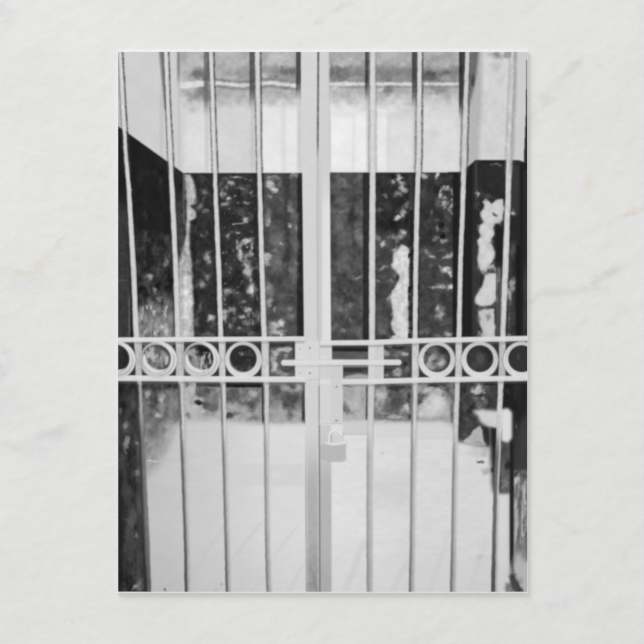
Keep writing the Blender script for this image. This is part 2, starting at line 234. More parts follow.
# slots right of the stiles
D.put(rect(331, 345, 369, 360, 1, 1), 92, 1); D.put(rect(331, 345, 369, 351.5, 1, 2), 36, .95); D.mottle(331, 349, 369, 359, 18, 115, 8, .3)
D.put(rect(342, 366, 369, 380, 1, 1), 84, 1); D.put(rect(342, 366, 369, 372, 1, 2), 52, .9); D.put(poly([(343, 378), (346, 376), (358, 373.6), (369, 375), (369, 380), (343, 380)], .7), 176, .9); D.blob(365, 371, 3, 3, 88, .6)
D.put(rect(383, 344, 412, 380, 1, 1), 78, 1)
D.blobs([(388, 348, 5, 3, 50, .8), (391, 347, 2, 2, 160, .8), (399, 347, 10, 2.5, 36, .9), (386, 354, 3, 4, 175, .8), (397, 355, 6, 3.6, 125, .8), (404, 354, 4, 3.2, 195, .9), (387, 370, 6, 3, 45, .9), (397, 370, 4, 3, 190, .85), (398, 374, 4, 2.6, 185, .85), (404, 364, 3, 3, 35, .8),
         (407, 369, 2, 3, 130, .7), (409, 358, 1.6, 8, 50, .8), (403, 374, 3, 1.4, 75, .7), (386, 376, 3, 2, 150, .7), (409, 375, 2, 2.6, 50, .7)])
D.blobs([(437, 359, 15, 15, 120, .9), (444, 350, 9, 5, 40, .9, 30), (449, 358, 3, 8, 55, .8), (430, 352, 4, 4, 92, .7), (433, 358, 5, 3, 190, .85, -30), (430, 366, 5, 5, 178, .85), (441, 364, 6, 5, 195, .9), (435, 361, 3, 1.6, 80, .8), (437, 369, 2, 3, 75, .8), (424, 360, 2, 7, 150, .7),
         (480, 359, 15, 15, 62, .95), (480, 358, 4, 6, 100, .6), (486, 350, 6, 4, 42, .8), (489, 356, 3, 6, 30, .6), (474, 366, 4, 4, 80, .5), (520, 359, 12, 15, 54, .95), (517, 357, 2, 4, 100, .6), (127, 360, 12, 15, 36, .95)])
# below the rails, back wall foot
D.put(rect(110, 380, 140, 600, 1, 1), 50, .9); D.mottle(110, 382, 144, 600, 34, 120, 10, 1.5, 2, 4); D.mottle(110, 382, 144, 600, 20, 121, 3, 2.6, 2)
D.put(rect(110, 470, 123, 600, 5, 20), 34, .75)
D.blobs([(121, 411, 2, 5, 130, .6), (126, 426, 3, 4, 150, .75), (127, 441, 3, 6, 155, .75), (125, 450, 2, 4, 130, .6), (137, 445, 1.6, 2.4, 175, .7), (137.4, 474, 1.4, 6, 160, .8), (128, 492, 6, 9, 92, .6), (132, 520, 5, 12, 105, .6), (133, 515, 3, 8, 80, .6), (137, 536, 1.4, 2.4, 170, .7),
         (128, 530, 3, 12, 95, .6), (120, 505, 4, 9, 42, .6), (131, 548, 6, 12, 78, .6), (121, 575, 5, 14, 28, .7), (134, 570, 3, 8, 96, .5), (138, 584, 7, 3, 178, .85, -50), (141, 589, 3, 2, 150, .7), (133, 592, 3, 3, 120, .6)])
D.put(rect(136.5, 450, 142, 600, 2, 20), 82, .5)
D.put(rect(141.5, 382, 178.5, 470, 1, 1), 108, .95); D.put(rect(141.5, 382, 178, 389, 1, 3), 48, .8); D.mottle(142, 385, 179, 465, 26, 124, 9, 1.3); D.mottle(142, 385, 179, 455, 18, 125, 2.8, 2.2)
D.blobs([(148, 394, 3.6, 6, 180, .9), (155, 398, 3, 9, 60, .7), (152, 404, 4, 4, 70, .6), (162, 398, 4, 14, 178, .85), (158, 415, 3, 3, 205, .9), (170, 397, 4, 10, 140, .6), (170, 410, 6, 8, 120, .5), (149, 410, 6, 5, 95, .6), (148, 425, 4, 10, 92, .7), (147, 432, 2, 5, 150, .6), (156, 430, 6, 10, 88, .7), (144, 445, 3, 6, 160, .5)])
D.put(rect(179, 382, 222, 425, 1, 1), 186, .95); D.put(rect(196, 382.5, 220, 387, 1, 1.4), 46, .9); D.mottle(180, 385, 221, 422, 15, 127, 6)
D.blobs([(188, 385, 3.4, 2, 80, .8), (212, 395, 7, 7, 152, .85), (200, 395, 4, 3, 62, .85, 25), (198, 391, 2, 4, 90, .7), (199, 403, 4, 2, 42, .9, 15), (206, 406, 4, 3.4, 84, .85), (212, 408, 6, 4, 112, .7), (206, 414, 5, 3, 135, .7), (215, 414, 3, 4, 160, .7), (188, 415, 3.4, 3, 120, .7), (187, 422, 2, 5, 160, .6),
         (218, 392, 2, 10, 90, .5), (186, 400, 3, 8, 200, .6)])
D.put(rect(225, 382, 262, 424, 1, 1), 128, .95); D.put(rect(225, 382, 262, 387.4, 1, 2), 28, .95); D.put(rect(225, 404, 262, 424, 1, 12), 172, .8); D.mottle(225, 385, 262, 424, 16, 129, 7, .8); D.mottle(225, 385, 262, 422, 12, 130, 2.4, .8)
D.blobs([(232, 394, 6, 6, 98, .6), (253, 394, 5.5, 5, 186, .9, -20), (250, 400, 3, 3, 180, .7), (252, 406, 6, 5, 88, .8), (244, 404, 4, 3, 95, .5), (230, 414.4, 5, 3, 74, .85), (240, 416, 8, 3, 180, .6), (254, 419, 6, 1.8, 130, .7), (226, 404, 2, 8, 110, .5), (232, 404, 4, 4, 170, .6)])
D.put(rect(268, 380, 304, 426, 1, 2), 118, .95); D.put(rect(268, 406, 304, 426, 1, 14), 178, .75); D.mottle(268, 384, 303, 424, 10, 132, 5)
D.blobs([(274, 389, 6, 6, 74, .8), (292, 385, 9, 2.6, 84, .9, 8), (283, 388.6, 6, 3, 196, .9, 12), (292, 391, 7, 2.4, 205, .9, 8), (299, 388, 4, 5, 180, .8), (289, 401, 7, 9, 70, .8), (290, 412, 3.6, 10, 98, .7), (275, 402, 7, 6, 128, .6), (299, 402, 4, 9, 108, .6), (275, 412, 8, 6, 152, .6)])
D.put(rect(301.8, 392, 304.6, 422, 1, 5), 58, .85)
D.put(rect(342, 383, 370, 426, 1, 1), 184, .95); D.blobs([(349, 386, 4, 1, 50, .85), (345, 408, 4, 6, 84, .85), (349, 413, 5, 3, 110, .7), (354, 403, 6, 8, 196, .6), (347, 396, 5, 6, 172, .6), (352, 419, 8, 4, 168, .6), (364, 396, 3, 8, 150, .6)])
D.put(rect(365.6, 385, 369, 420, 1.4, 4), 76, .8)
D.put(rect(374, 382, 412, 424, 1, 1), 112, .95); D.mottle(374, 384, 412, 422, 12, 135, 4, .8)
D.blobs([(393, 386.4, 16, 3, 52, .9), (380, 395, 8, 9, 195, .9), (384, 388, 4, 3, 150, .7), (378, 407, 5, 7, 178, .8), (397, 399, 8, 11, 78, .7), (391, 407, 10, 5, 88, .8), (383, 413, 8, 3, 155, .7), (395, 417, 14, 2.4, 190, .8), (396, 411, 6, 2, 110, .7), (403, 407, 4, 5, 190, .85), (401, 396, 2, 7, 120, .5),
         (407, 408, 3, 4, 212, .85), (408.6, 398, 2.6, 4, 30, .9), (409, 389, 2, 5, 100, .7), (409, 417, 2.4, 3, 46, .9), (384, 421, 9, 2, 200, .8)])
D.put(rect(417, 381, 454, 425, 1, 1), 160, .95); D.mottle(417, 382, 452, 420, 20, 138, 5)
D.blobs([(436, 384.4, 18, 2.6, 52, .92), (424, 385, 6, 3, 150, .8, -25), (430, 391, 5, 2.4, 185, .85), (424, 396, 5, 4, 92, .85), (419.5, 401, 2.4, 5, 60, .8), (437, 391, 5, 4, 185, .8), (447, 389, 5, 4, 88, .8), (441, 388, 4, 2, 110, .7), (449, 398, 3, 6, 150, .7), (434, 406, 13, 11, 212, .92), (422, 412, 5, 6, 205, .8), (444, 404, 5, 8, 200, .7), (420, 394, 1.6, 4, 60, .6)])
D.blobs([(437, 384, 15, 4.4, 44, .9), (449, 391, 4, 7, 90, .8), (421, 396, 4, 7, 82, .8)])
D.blobs([(436, 405, 13, 11, 214, .9), (437, 399, 9, 9, 222, .9), (430, 414, 14, 8, 212, .85), (446, 412, 8, 10, 196, .7)], clean=True, edge=1.1)
D.blobs([(430, 389.6, 6, 2.2, 190, .85, -18), (424, 392, 5, 2, 185, .8, -28), (438, 391, 4, 3, 200, .8), (396, 400, 9, 12, 78, .7), (400, 388, 10, 3, 48, .7), (407, 407, 4, 4.4, 212, .9), (420, 402, 2, 4, 70, .7), (444, 395, 2, 2, 110, .7)])
D.put(rect(450.4, 384, 453.6, 440, 1.2, 10), 98, .6)
# foot of the right wall with the blurred white blob
D.put(rect(458, 380, 497, 450, 1, 1), 66, .95); D.put(rect(460, 381.5, 496, 385, 1, 1.4), 34, .8); D.mottle(458, 386, 494, 446, 16, 140, 4, 1.3)
D.blobs([(464, 390, 4, 10, 42, .7), (478, 388, 4, 5, 212, .95), (474, 391, 3.6, 4.4, 196, .9), (482, 390, 3, 3, 190, .9), (480, 394.6, 6, 1.4, 45, .9, -10), (482, 397.6, 3, 1.6, 160, .85, -15), (479, 400, 4, 1.2, 48, .8), (484, 401, 4, 2, 120, .6), (475, 399, 4, 4, 100, .6), (480, 404, 6, 4, 120, .7), (490, 398, 4, 8, 52, .6), (463, 402, 3, 8, 80, .5),
         (466, 418, 6, 10, 66, .6), (470, 424, 5, 5, 84, .5), (464, 436, 4, 6, 95, .6)])
D.put(poly([(472, 411), (482, 408.6), (487, 410), (504, 411), (504, 430), (488, 427), (481, 423), (478, 416)], 1.5), 216, .97)
D.put(poly([(471, 435), (473, 430), (480, 425.6), (482.5, 430), (483.5, 440), (487, 446), (470, 444), (463, 441)], .5, True), 186, .95)
D.blob(475, 438, 3, 3, 172, .5); D.put(poly([(483, 427), (488, 427), (489.5, 436), (490.4, 444), (487, 447), (484.6, 438)], .8), 42, .85)
D.put(rect(489, 427, 493, 446, 1.5, 3), 92, .6); D.put(rect(491.4, 428, 496.4, 492, 1.2, 2), 36, .9)
D.put(rect(502, 381, 514, 410, 1, 1), 34, .95); D.put(rect(511.5, 381, 540, 474, 2, 1), 38, .95); D.mottle(512, 385, 530, 474, 16, 143, 5, 5, 2, 4)
D.put(poly([(519, 422), (530, 412), (530, 474), (514, 474), (515, 440)], 2), 72, .6)
D.blobs([(508, 391, 3, 3, 62, .6), (502.5, 392, 1, 6, 120, .6), (516, 427, .8, 5, 150, .7)])
# ground
D.blobs([(209, 396, 11, 12, 132, .7), (203, 391, 4, 6, 86, .7), (199, 403, 4, 2, 42, .9, 15), (207, 405, 4, 3, 84, .8), (212, 392, 5, 4, 160, .6), (290, 399, 8, 10, 78, .6), (276, 392, 7, 7, 88, .6), (234, 396, 9, 8, 92, .6)])
D.a += rect(142, 384, 492, 424, 2, 3) * (56 * fbm(600, 3.4, 3, 1.2) + 34 * fbm(601, 8, 2)) * np.clip((235 - D.a) / 110, .2, 1)
for P_ in ([(199, 388), (206, 386), (216, 388), (219, 400), (218, 410), (207, 412), (202, 404), (205, 398), (198, 397)],): D.put(poly(P_, .9, True), 92, .6)
D.blobs([(212, 396, 4, 6, 150, .6), (207, 390, 4, 3, 60, .7), (199.5, 402.6, 4.4, 2, 40, .9, 15), (214, 408, 6, 5, 100, .6), (233, 395, 9, 8, 84, .6), (252, 404, 7, 5, 74, .7), (231, 414, 6, 3, 64, .8), (254, 419, 7, 2, 110, .7), (290, 400, 9, 10, 72, .6), (275, 391, 7, 7, 72, .6), (154, 388, 14, 4, 50, .7), (156, 428, 8, 12, 84, .6), (152, 405, 5, 7, 66, .6), (396, 402, 8, 10, 72, .5)])
g = poly([(142, 470), (148, 458), (157, 447), (166, 430), (178, 421), (196, 421), (224, 421), (262, 423), (303, 423), (368, 421), (412, 421.5), (440, 421), (453, 424), (457, 441.5), (466, 442), (476, 445.5), (490.4, 447), (491.5, 470), (493, 492), (511, 492), (511.6, 600), (147, 600)], 2.0, True)
gv = np.interp(X[0], [140, 178, 222, 262, 303, 330, 370, 410, 450, 495], [195, 201, 210, 219, 222, 226, 224, 220, 219, 217])[None, :] + np.zeros_like(X)
gv = gv - 8 * sm((Y - 520) / 80) + 6 * fbm(150, 40, 3) + 5 * fbm(151, 12, 3, .4) + 3 * fbm(152, 3, 2)
Dg = D.a; D.a = Dg * (1 - g) + gv * g
cm = poly([(142, 418), (160, 424), (177, 392), (177, 420), (166, 448), (150, 474), (142, 476)], 4, True); D.put(cm, 138, .8); D.a += cm * (60 * fbm(170, 3.5, 3, 1.5) + 40 * fbm(171, 9, 2))
# soft diagonal shadows of bars lying on the ground, dirt marks
for xa, ya, xb, yb, w, o in ((228, 565, 262, 522, 3, .35), (275, 555, 296, 528, 3, .3), (150, 592, 180, 545, 5, .3), (196, 566, 222, 530, 4, .3), (252, 592, 268, 572, 4, .3), (288, 592, 303, 565, 4, .3), (345, 592, 365, 540, 6, .35), (392, 592, 408, 560, 5, .3), (430, 592, 448, 535, 5, .25), (470, 590, 486, 540, 6, .2)):
    L = math.hypot(xb - xa, yb - ya); t = ((X - xa) * (xb - xa) + (Y - ya) * (yb - ya)) / L; dd = abs((X - xa) * (yb - ya) - (Y - ya) * (xb - xa)) / L
    D.put(sm((w - dd) / w) * sm((t + 8) / 12) * sm((L + 8 - t) / 12) * (Y < 600), 196, o)
D.put(rect(226, 464, 304, 486, 4, 5) * g, 207, .5); D.blobs([(275, 475, 6, 4, 222, .6), (241, 474, 12, 4, 214, .5)])
D.put(rect(374, 474, 410, 508, 3, 20) * g, 205, .5); D.put(rect(343, 422, 371, 434.4, 1, 1), 205, .8); D.put(rect(343, 433.6, 371, 435, 1, .8), 186, .6)
D.put(rect(376, 422.6, 453, 437.6, 1, 3), 208, .4); D.a += rect(330, 440, 490, 560, 4, 8) * 10 * fbm(520, 9, 3, .3); D.put(rect(418, 437.6, 453, 439, 1, 1), 202, .5); D.put(rect(376, 436, 411, 437.5, 1, 1), 206, .4)
D.blobs([(381, 453.6, 2.6, .8, 180, .8), (152, 460.6, 7, 1, 226, .8), (154, 452, 10, 7, 170, .6), (149, 466, 4, 6, 178, .6), (160, 446, 8, 8, 160, .5), (170, 432, 6, 10, 178, .5),
         (479, 443, 8, 2, 120, .6), (488, 442, 3, 4, 60, .7), (480, 462.5, 4, 1.4, 92, .9), (478, 452, 10, 7, 192, .6), (487, 470.5, 6, 4, 150, .7), (492, 470, 2.4, 4, 48, .8), (485, 452, 4, 5, 176, .6), (479, 557.4, 4, 2.6, 190, .7), (165, 589.4, 1.4, 1.4, 96, .9), (221, 583, 1, 1.8, 110, .8), (178, 590, 2, 1.6, 170, .6), (216, 590, 3, 3, 186, .5)])
# dark strip and flaking post at the lower right
D.put(rect(499.5, 443, 511, 493, 1.5, 6), 92, .9); D.blobs([(504, 450, 6, 6, 66, .7), (508, 465, 4, 6, 34, .85), (503, 470, 3, 8, 110, .6), (506, 484, 5, 7, 140, .7), (499.6, 482, 1.4, 10, 58, .7)])
D.put(rect(509.8, 382, 513.4, 600, 1.4, 1) * sm((572 - Y) / 14), 36, .95); D.put(rect(512.6, 500, 515.6, 548, 2.5, 14), 62, .6)
pp = rect(514, 471, 540, 600, 1.6, 5); D.put(pp, 182, .97); D.mottle(514, 478, 530, 548, 20, 160, 5, 3)
D.speck(514, 474, 530, 550, 80, 161, 1.5, .54, 6, .8, 2); D.speck(514, 474, 530, 550, 120, 162, 2.2, .50, 5, .5, 2); D.blobs([(519, 474, 6, 3, 70, .7), (526, 476, 5, 5, 60, .8), (516, 473, 4, 4, 60, .8), (522, 478, 3, 5, 70, .8), (521, 486, 2.4, 9, 92, .8)])
D.mottle(514, 474, 530, 550, 26, 165, 3, 4); D.put(rect(519, 490, 521.4, 540, 1, 10), 92, .6); D.put(rect(514, 543, 540, 563, 3, 8), 116, .75); D.put(poly([(514, 556), (519, 552), (530, 566), (530, 600), (513, 600)], 2), 184, .8); D.mottle(514, 540, 530, 565, 14, 163, 4, 2)
D.put(rect(526.6, 480, 530, 560, 1.2, 3), 100, .6)
D.blobs([(513, 570, 1.4, 3, 110, .7), (513.6, 577, 3.4, 5, 64, .9, -20), (517.6, 585, 3, 7, 60, .9, -30), (520, 590, 4, 4, 70, .85), (518.6, 580, 3, 4, 120, .7), (508.6, 588, 3.6, 5, 96, .75, 15), (522, 592, 3, 2.4, 70, .8), (511.6, 570, 1, 12, 120, .5)])
B.a = B.a * (1 - dark) + D.a * dark
B.a += rect(477, 52, 524, 160, 3, 2) * (20 * fbm(610, 14, 3, 1.5) + 10 * fbm(611, 4, 2)) + rect(118, 52, 178, 170, 3, 2) * 8 * fbm(612, 12, 3)
B.a += rect(182, 54, 470, 104, 3, 8) * 34 * fbm(613, 5, 3)
B.blobs([(202, 74, 9, 5, 104, .6), (205, 95, 5, 7, 118, .6), (290, 71, 9, 4, 100, .6), (258, 86, 3, 3, 110, .5)])
# dark outer edge at upper right
B.put(poly([(526.6, 60), (530, 60), (530, 170), (523.6, 170), (524.2, 150), (526, 110)], .5), 34, .95); B.put(rect(526.6, 50, 530, 95, 1, 10), 150, .5)
B.put(poly([(515, 40), (526, 40), (523, 160), (514, 160)], .6), 206, .8); B.put(rect(504, 51, 511, 58, 2, 3), 120, .6)
B.put(rect(520, 163, 523.4, 340, 2, 1), 30, .7)
B.put(rect(117, 52, 121, 128, 3, 3), 165, .5)

# ------------------------------------------------------------------ the printed gate, drawn over it
G = Canvas(0); G.a = B.a.copy()
parts = []                                            # (part name, mask) -> meshes
YT, YB = 51.0, 593.0
# centre lines and half widths of the bars:  y, left edge, right edge
bars = {
 'a': [(50, 118.4, 121.6), (155, 124, 127.8), (187, 126.5, 131.0), (260, 130.4, 135.8), (337, 133.6, 139.2), (385, 137.4, 142.0), (440, 139.2, 144.2), (470, 140.4, 146), (550, 143.4, 150.0), (594, 145.2, 151.2)],
 'b': [(50, 163.8, 168.0), (100, 166, 169.4), (155, 168.4, 172.3), (190, 169.4, 174.6), (260, 172.9, 178), (337, 175.4, 180.4), (385, 178.4, 183.4), (440, 180.6, 186), (550, 184.6, 189.5), (594, 185.2, 190)],
 'c': [(50, 209.2, 212.8), (155, 212.6, 216.2), (205, 213.8, 218.4), (260, 216, 221), (337, 218.4, 223.3), (385, 220.6, 225.7), (440, 222.4, 227), (550, 225.2, 229.8), (594, 226.4, 231)],
 'd': [(50, 255, 259.8), (155, 257.2, 260.6), (205, 257.8, 262.8), (260, 259.2, 264.2), (337, 261.4, 266.8), (385, 263.4, 269), (440, 264.4, 269), (550, 265.6, 270.2), (594, 267, 271.6)],
 'e': [(50, 370, 375.4), (155, 369.8, 375.6), (205, 369.4, 375.6), (260, 368.8, 375.3), (337, 369, 375.2), (385, 368.2, 374.8), (440, 367.2, 373.6), (550, 367, 372.8), (594, 367.4, 372.6)],
 'f': [(50, 417.6, 421.8), (155, 416.4, 421.2), (205, 414.4, 419.6), (260, 413.4, 418.4), (337, 412.4, 417.6), (385, 412, 417.4), (440, 411.2, 416.6), (550, 410.2, 415), (594, 409.2, 414.4)],
 'g': [(50, 465.4, 469.6), (100, 463.4, 468.0), (155, 461.6, 466.8), (205, 460.2, 465.2), (260, 458.2, 463), (337, 456.4, 461.5), (385, 454.8, 460), (440, 453.2, 458), (550, 451.4, 456.4), (594, 450.4, 455.6)],
 'h': [(50, 511, 516.2), (100, 508.5, 514.8), (155, 506.3, 512.4), (205, 505, 510.6), (260, 502.6, 508.8), (337, 500.3, 505.4), (385, 497.8, 503.6), (440, 496, 501), (490, 493.8, 499), (550, 492.4, 498), (594, 491.6, 497)],
}
wob = .8 * fbm(201, 6, 3)
BEAD = np.clip(.8 + 1.1 * fbm(510, 2.2, 2, .9), .25, 1)
flank = {'a': (60, 50, 120, 40), 'b': (90, 70, 120, 70), 'c': (100, 80, 130, 95), 'd': (110, 90, 150, 130), 'e': (140, 150, 150, 140), 'f': (120, 110, 150, 95), 'g': (90, 80, 120, 85), 'h': (150, 130, 120, 40)}
for k, P in bars.items():
    L = np.interp(Y, [p[0] for p in P], [p[1] for p in P]) + wob
    R = np.interp(Y, [p[0] for p in P], [p[2] for p in P]) + wob
    up = sm((178 - Y) / 10)                           # against the pale wall the bar shows thin dark outlines
    low = sm((Y - (425 if k != 'a' else 408)) / 34)
    fl = {'h': 140, 'e': 150}.get(k, 88)
    G.put(sm(X - (L - 1.7) + .5) * sm((L + .2) - X + .5) * up * BEAD * (1 if k != 'a' else .6), fl, .68 if k != 'h' else .35)
    G.put(sm(X - (R - .2) + .5) * sm((R + 1.9) - X + .5) * up * BEAD * sm((200 - Y) / 10), fl - 10 if k != 'a' else 66, .8 if k not in 'eh' else .3)
    # body
    m = sm((X - L) / 1.0 + .5) * sm((R - X) / 1.0 + .5)
    t = np.clip((X - L) / (R - L), 0, 1)
    body = 203 + 13 * np.sin(np.pi * t) + 24 * fbm(210, 2.2, 3) - 16 * sm((t - .7) / .3) - 8 * sm((.3 - t) / .3)
    # low down the bar face is in the picture's grey, with a dark left edge
    tone = {'a': 104, 'b': 150, 'c': 168, 'd': 178, 'e': 184, 'f': 182, 'g': 176, 'h': 160}[k]
    lowv = tone - 6 + (210 - tone) * sm(t * 1.15 - .2) * .85 - 14 * sm((Y - 500) / 80) + 10 * fbm(211, 4, 2)
    if k == 'a': lowv = 100 + 18 * (t > .5) - 26 * sm((Y - 520) / 70) + 14 * fbm(212, 3, 2)
    mid = sm((Y - 382) / 4) * (1 - low)
    body = body * (1 - low) + lowv * low - mid * {'a': 46, 'b': 14}.get(k, 5)
    G.put(m, body, .97)
    dk = {'a': (40, 2.2), 'b': (72, 2.6), 'c': (92, 2.2), 'd': (120, 1.8), 'e': (142, 1.8), 'f': (112, 2.2), 'g': (112, 2.2), 'h': (70, 3.8)}[k]
    ed = sm((X - (L - .6)) / .8 + .5) * sm((L - .6 + dk[1] - X) / 1.0 + .5)
    ed = ed * np.where(low > 0, .72 + .35 * sm((Y - 520) / 70), 1); G.put(ed * (low + (mid * .8 if k in 'abcdf' else 0)), dk[0], .8)
    if k in 'abcdefg':                                # thin dark flank on the far side of the bar in the dark dado
        G.put(sm(X - (L - 1.6) + .5) * sm(L - X + .4) * sm((Y - 180) / 6) * sm((336 - Y) / 2), 50, .5)
    if k in 'gh': G.a += m * (1 - low) * 26 * fbm(213, 2.2, 2, 2.0) - (m * 8 * up)
    if k == 'h':                                      # rough, pitted upper length
        G.put(m * up * sm((t - .45) / .3), 150, .6); G.a += m * up * 40 * fbm(214, 3, 3, 2.5)
    parts.append(('printed_gate_bar', (sm((X - L + 1) / .5) * sm((R + 1 - X) / .5)) > .5, 1))
for (x, y) in ((128.6, 190), (512, 213.4)): G.blob(x + 1, y, 3.2, 2.0, 205, .8, clean=True)
# the pair of centre stiles
Ls = lerp(Y, [(50, 300.9), (155, 301.8), (205, 302.4), (337, 303.9), (450, 305.4), (594, 306.2)])
Rs = lerp(Y, [(50, 328.8), (205, 330.2), (337, 331), (440, 331), (594, 331.6)])
gap = lerp(Y, [(50, 318.3), (205, 317.4), (337, 318.0), (385, 319.2), (594, 320.0)])
ml = sm((X - Ls) / 1 + .5) * sm((gap - X) / .8 + .5); mr = sm((X - gap) / .8 + .5) * sm((Rs - X) / 1 + .5)
lo = sm((Y - 425) / 70)
vl = 213 - 34 * lo - 14 * sm((Y - 530) / 60) * 1.4 + 6 * fbm(220, 6, 3); vl = vl + 22 * lo * sm((Ls + 2.5 - X) / 1) + 10 * fbm(221, 2.4, 3) * lo
vl = vl - 40 * sm((Y - 500) / 90) * sm(fbm(223, 4, 3) * 2 + .3) * .5
vr = 210 - 26 * lo + 5 * fbm(222, 6, 3) - 10 * sm((Y - 540) / 50)
vr = vr + 16 * sm((Y - 175) / 40) * sm((425 - Y) / 40) * sm((X - 321) / 3)
G.put(ml, vl); G.put(mr, vr)
G.put(sm((X - Ls + .8) / .8) * sm((Ls + 1.2 - X) / .8), 150, .6 * lo + .0); G.put(sm((Rs + 1.6 - X) / 1.4) * sm((X - Rs + 1.2) / 1.2) * lo, 205, .5)
gm = sm((1.5 - abs(X - gap)) / 1.0)
up2 = sm((172 - Y) / 40)
G.put(gm * up2, 78, .75); G.a += gm * up2 * 60 * fbm(224, 3, 2, .8)
G.put(sm((1.6 - abs(X - gap)) / 1.6) * sm((Y - 150) / 20) * sm((345 - Y) / 10), 184, .8); G.put(sm((3.4 - abs(X - gap - 1)) / 2) * sm((Y - 150) / 20) * sm((345 - Y) / 10), 196, .5)
G.put(sm((.95 - abs(X - gap)) / .7) * sm((Y - 384) / 3), 108, .85); G.put(sm((.7 - abs(X - gap + 1.7)) / .8) * sm((Y - 440) / 10), 222, .8)
G.put(sm((1 - abs(X - Rs - .2)) / .9) * sm((172 - Y) / 6), 190, .5)
stile = ((ml > .3) | (mr > .3))
# rails
def rail(xa, xb, pts, w, name='printed_gate_rail'):
    yc = np.interp(X, [p[0] for p in pts], [p[1] for p in pts]) + .25 * fbm(230, 12, 2)
    d = (Y - yc) / w
    m = sm((1 - abs(d)) * w / .9 + .5) * rect(xa, 300, xb, 420, .8, 1)
    G.put(sm((1 - abs((Y - yc - 2.2) / w)) * w / 1.2 + .5) * rect(xa, 300, xb, 420, .8, 1), 120, .35)
    G.put(m, 226 - 16 * np.clip(d, 0, 1) - 10 * np.clip(-d - .3, 0, 1) + 7 * fbm(231, 5, 2), .97)
    parts.append((name, m > .2, 2))
    return m
# short thick uprights between the two rails
for (xa, xb) in ((135.4, 142), (175.8, 184), (219, 225.6), (261.4, 269), (412, 419), (455.4, 462), (499, 505.6)):
    m = rect(xa, 341, xb, 377, 1, 1); G.put(m, 194 + 34 * fbm(235, 3, 3) + (10 if 200 < xa < 460 else -4), .95)
plates = rect(295, 341, 319, 379, 1, 1); G.put(plates, 217 + 4 * fbm(236, 6, 2))
pl2 = np.maximum.reduce([rect(319.5, 342, 332, 385, .8, 1), rect(368.2, 343, 383.8, 384, .8, 1), rect(319.5, 360, 343, 423, .8, 2.4)])
G.put(pl2, 215 + 5 * fbm(237, 7, 3), .97); G.put(rect(319, 366.6, 343, 378, 1, 3), 206, .5)
parts.append(('printed_latch_plate', plates > .4, 3)); parts.append(('printed_hasp_plate', rect(319.8, 366, 343, 423, .8, 2) > .4, 3))
G.put(rect(319, 422, 344, 425, 1, 2), 224, .6)
mt = rail(110, 304.6, [(118, 339.8), (304, 338.7)], 2.5); mt2 = rail(320, 540, [(320, 342.9), (370, 342.6), (420, 340.6), (530, 338.4)], 2.7)
mb = rail(110, 306, [(118, 378), (210, 379), (304, 379.4)], 3.0); mb2 = rail(342, 540, [(342, 381.8), (372, 381.6), (420, 380.0), (530, 378.1)], 2.8)
G.put(rect(320, 379.6, 330, 384, 2, 1.6), 226, .8)
# rings
for cx in (117.2, 158.6, 201.2, 243.5, 436.8, 479.8, 521.6):
    cy = 360.0; left = cx < 300
    do = np.hypot(X - cx, Y - cy)
    deep = {117.2: 1, 158.6: 1, 201.2: 1, 243.5: .25}.get(cx, 0)
    ix, iy = cx - 1.9 * deep + (.1 if not left else 0), cy - 1.3
    di = np.hypot(X - ix, Y - iy); r_in = 13.4 + .7 * deep
    box = rect(110, 341.2, 540, 379, 1, 1)
    m = sm((18.5 - do) / 1 + .5) * sm((di - r_in) / 1.1 + .5) * box
    G.put(sm((19.8 - do) / 1.4 + .3) * sm((di - r_in) / 1 + .5) * rect(110, 342.5, 540, 376, 1, 1), 120, .35)
    ang = np.arctan2(Y - cy, X - cx)
    v = 213 + 11 * np.cos(ang - (-.9 if deep == 1 else 1.9)) + 14 * fbm(240, 4, 3)
    if deep == 1:                                     # thin grey edges where the ring's side shows
        v = v - 74 * sm((1.0 - abs(do - 15.6)) / 1.4) * sm((np.cos(ang - .6) - .35) / .4) * (.7 + TEX)
        v = v - 50 * sm((1.4 - abs(do - 17.2)) / 1.6) * sm((np.cos(ang - 3.7) - .35) / .4)
        v = v - 34 * sm((2.2 - abs(do - 15.4)) / 1.6) * sm((np.cos(ang - 4.1) - .5) / .4)
    G.put(m, v, .97)
    inner = sm((r_in + .2 - di) / 1.2) * sm((di - 11.6) / 1.6)
    G.put(inner * sm((np.cos(ang - (-.7)) + .25) / .6), 58 if cx != 158.6 else 84, .6)
    if deep:                                          # lit inside of the ring, lower left
        dc = np.hypot(X - ix - 3.2 * deep, Y - iy + 3.4 * deep)
        lun = sm((r_in + .3 - di) / .9) * sm((dc - r_in + .6) / 1.8) * sm((np.cos(ang - 2.1) + .15) / .5) * box
        G.put(lun, 226, .95 if deep == 1 else .6)
        if deep == 1: m = np.maximum(m, lun)
    parts.append(('printed_gate_ring', (m > .3) & (do < 18.8), 2))
# slide bolt and its end
bolt = np.maximum(rect(284, 359.7, 319, 365.8, 1, 1), rect(318, 359.4, 399, 365.2, 1, 1)); bolt = np.maximum(bolt, sm((3.1 - np.hypot(X - 284, Y - 362.8)) / .9 + .5)); bolt = np.maximum(bolt, sm((3 - np.hypot(X - 398.6, Y - 362.4)) / .9 + .5))
G.put(rect(296, 364.8, 384, 367.4, 2, 1.4), 196, .5)
G.put(bolt, 225 - 3.4 * abs(Y - 362) + 5 * fbm(245, 6, 2), .97); parts.append(('printed_slide_bolt', bolt > .3, 4))
G.blob(300, 356.6, 5, 2.6, 226, .7, clean=True); G.blob(324, 356.8, 5, 3, 228, .6, clean=True); G.blob(322, 381.6, 4, 2, 228, .6, clean=True)
for (x, y, v) in ((299.8, 348.8, 160), (309.8, 348.2, 96), (300.2, 373.2, 180), (309.8, 373.2, 92), (336.6, 386.8, 100), (378, 348, 190)): G.blob(x, y, 1.5, 1.0, v, .9, ang=-15, clean=True)
G.blob(336.6, 420.6, 2.4, 1.3, 130, .9, clean=True)
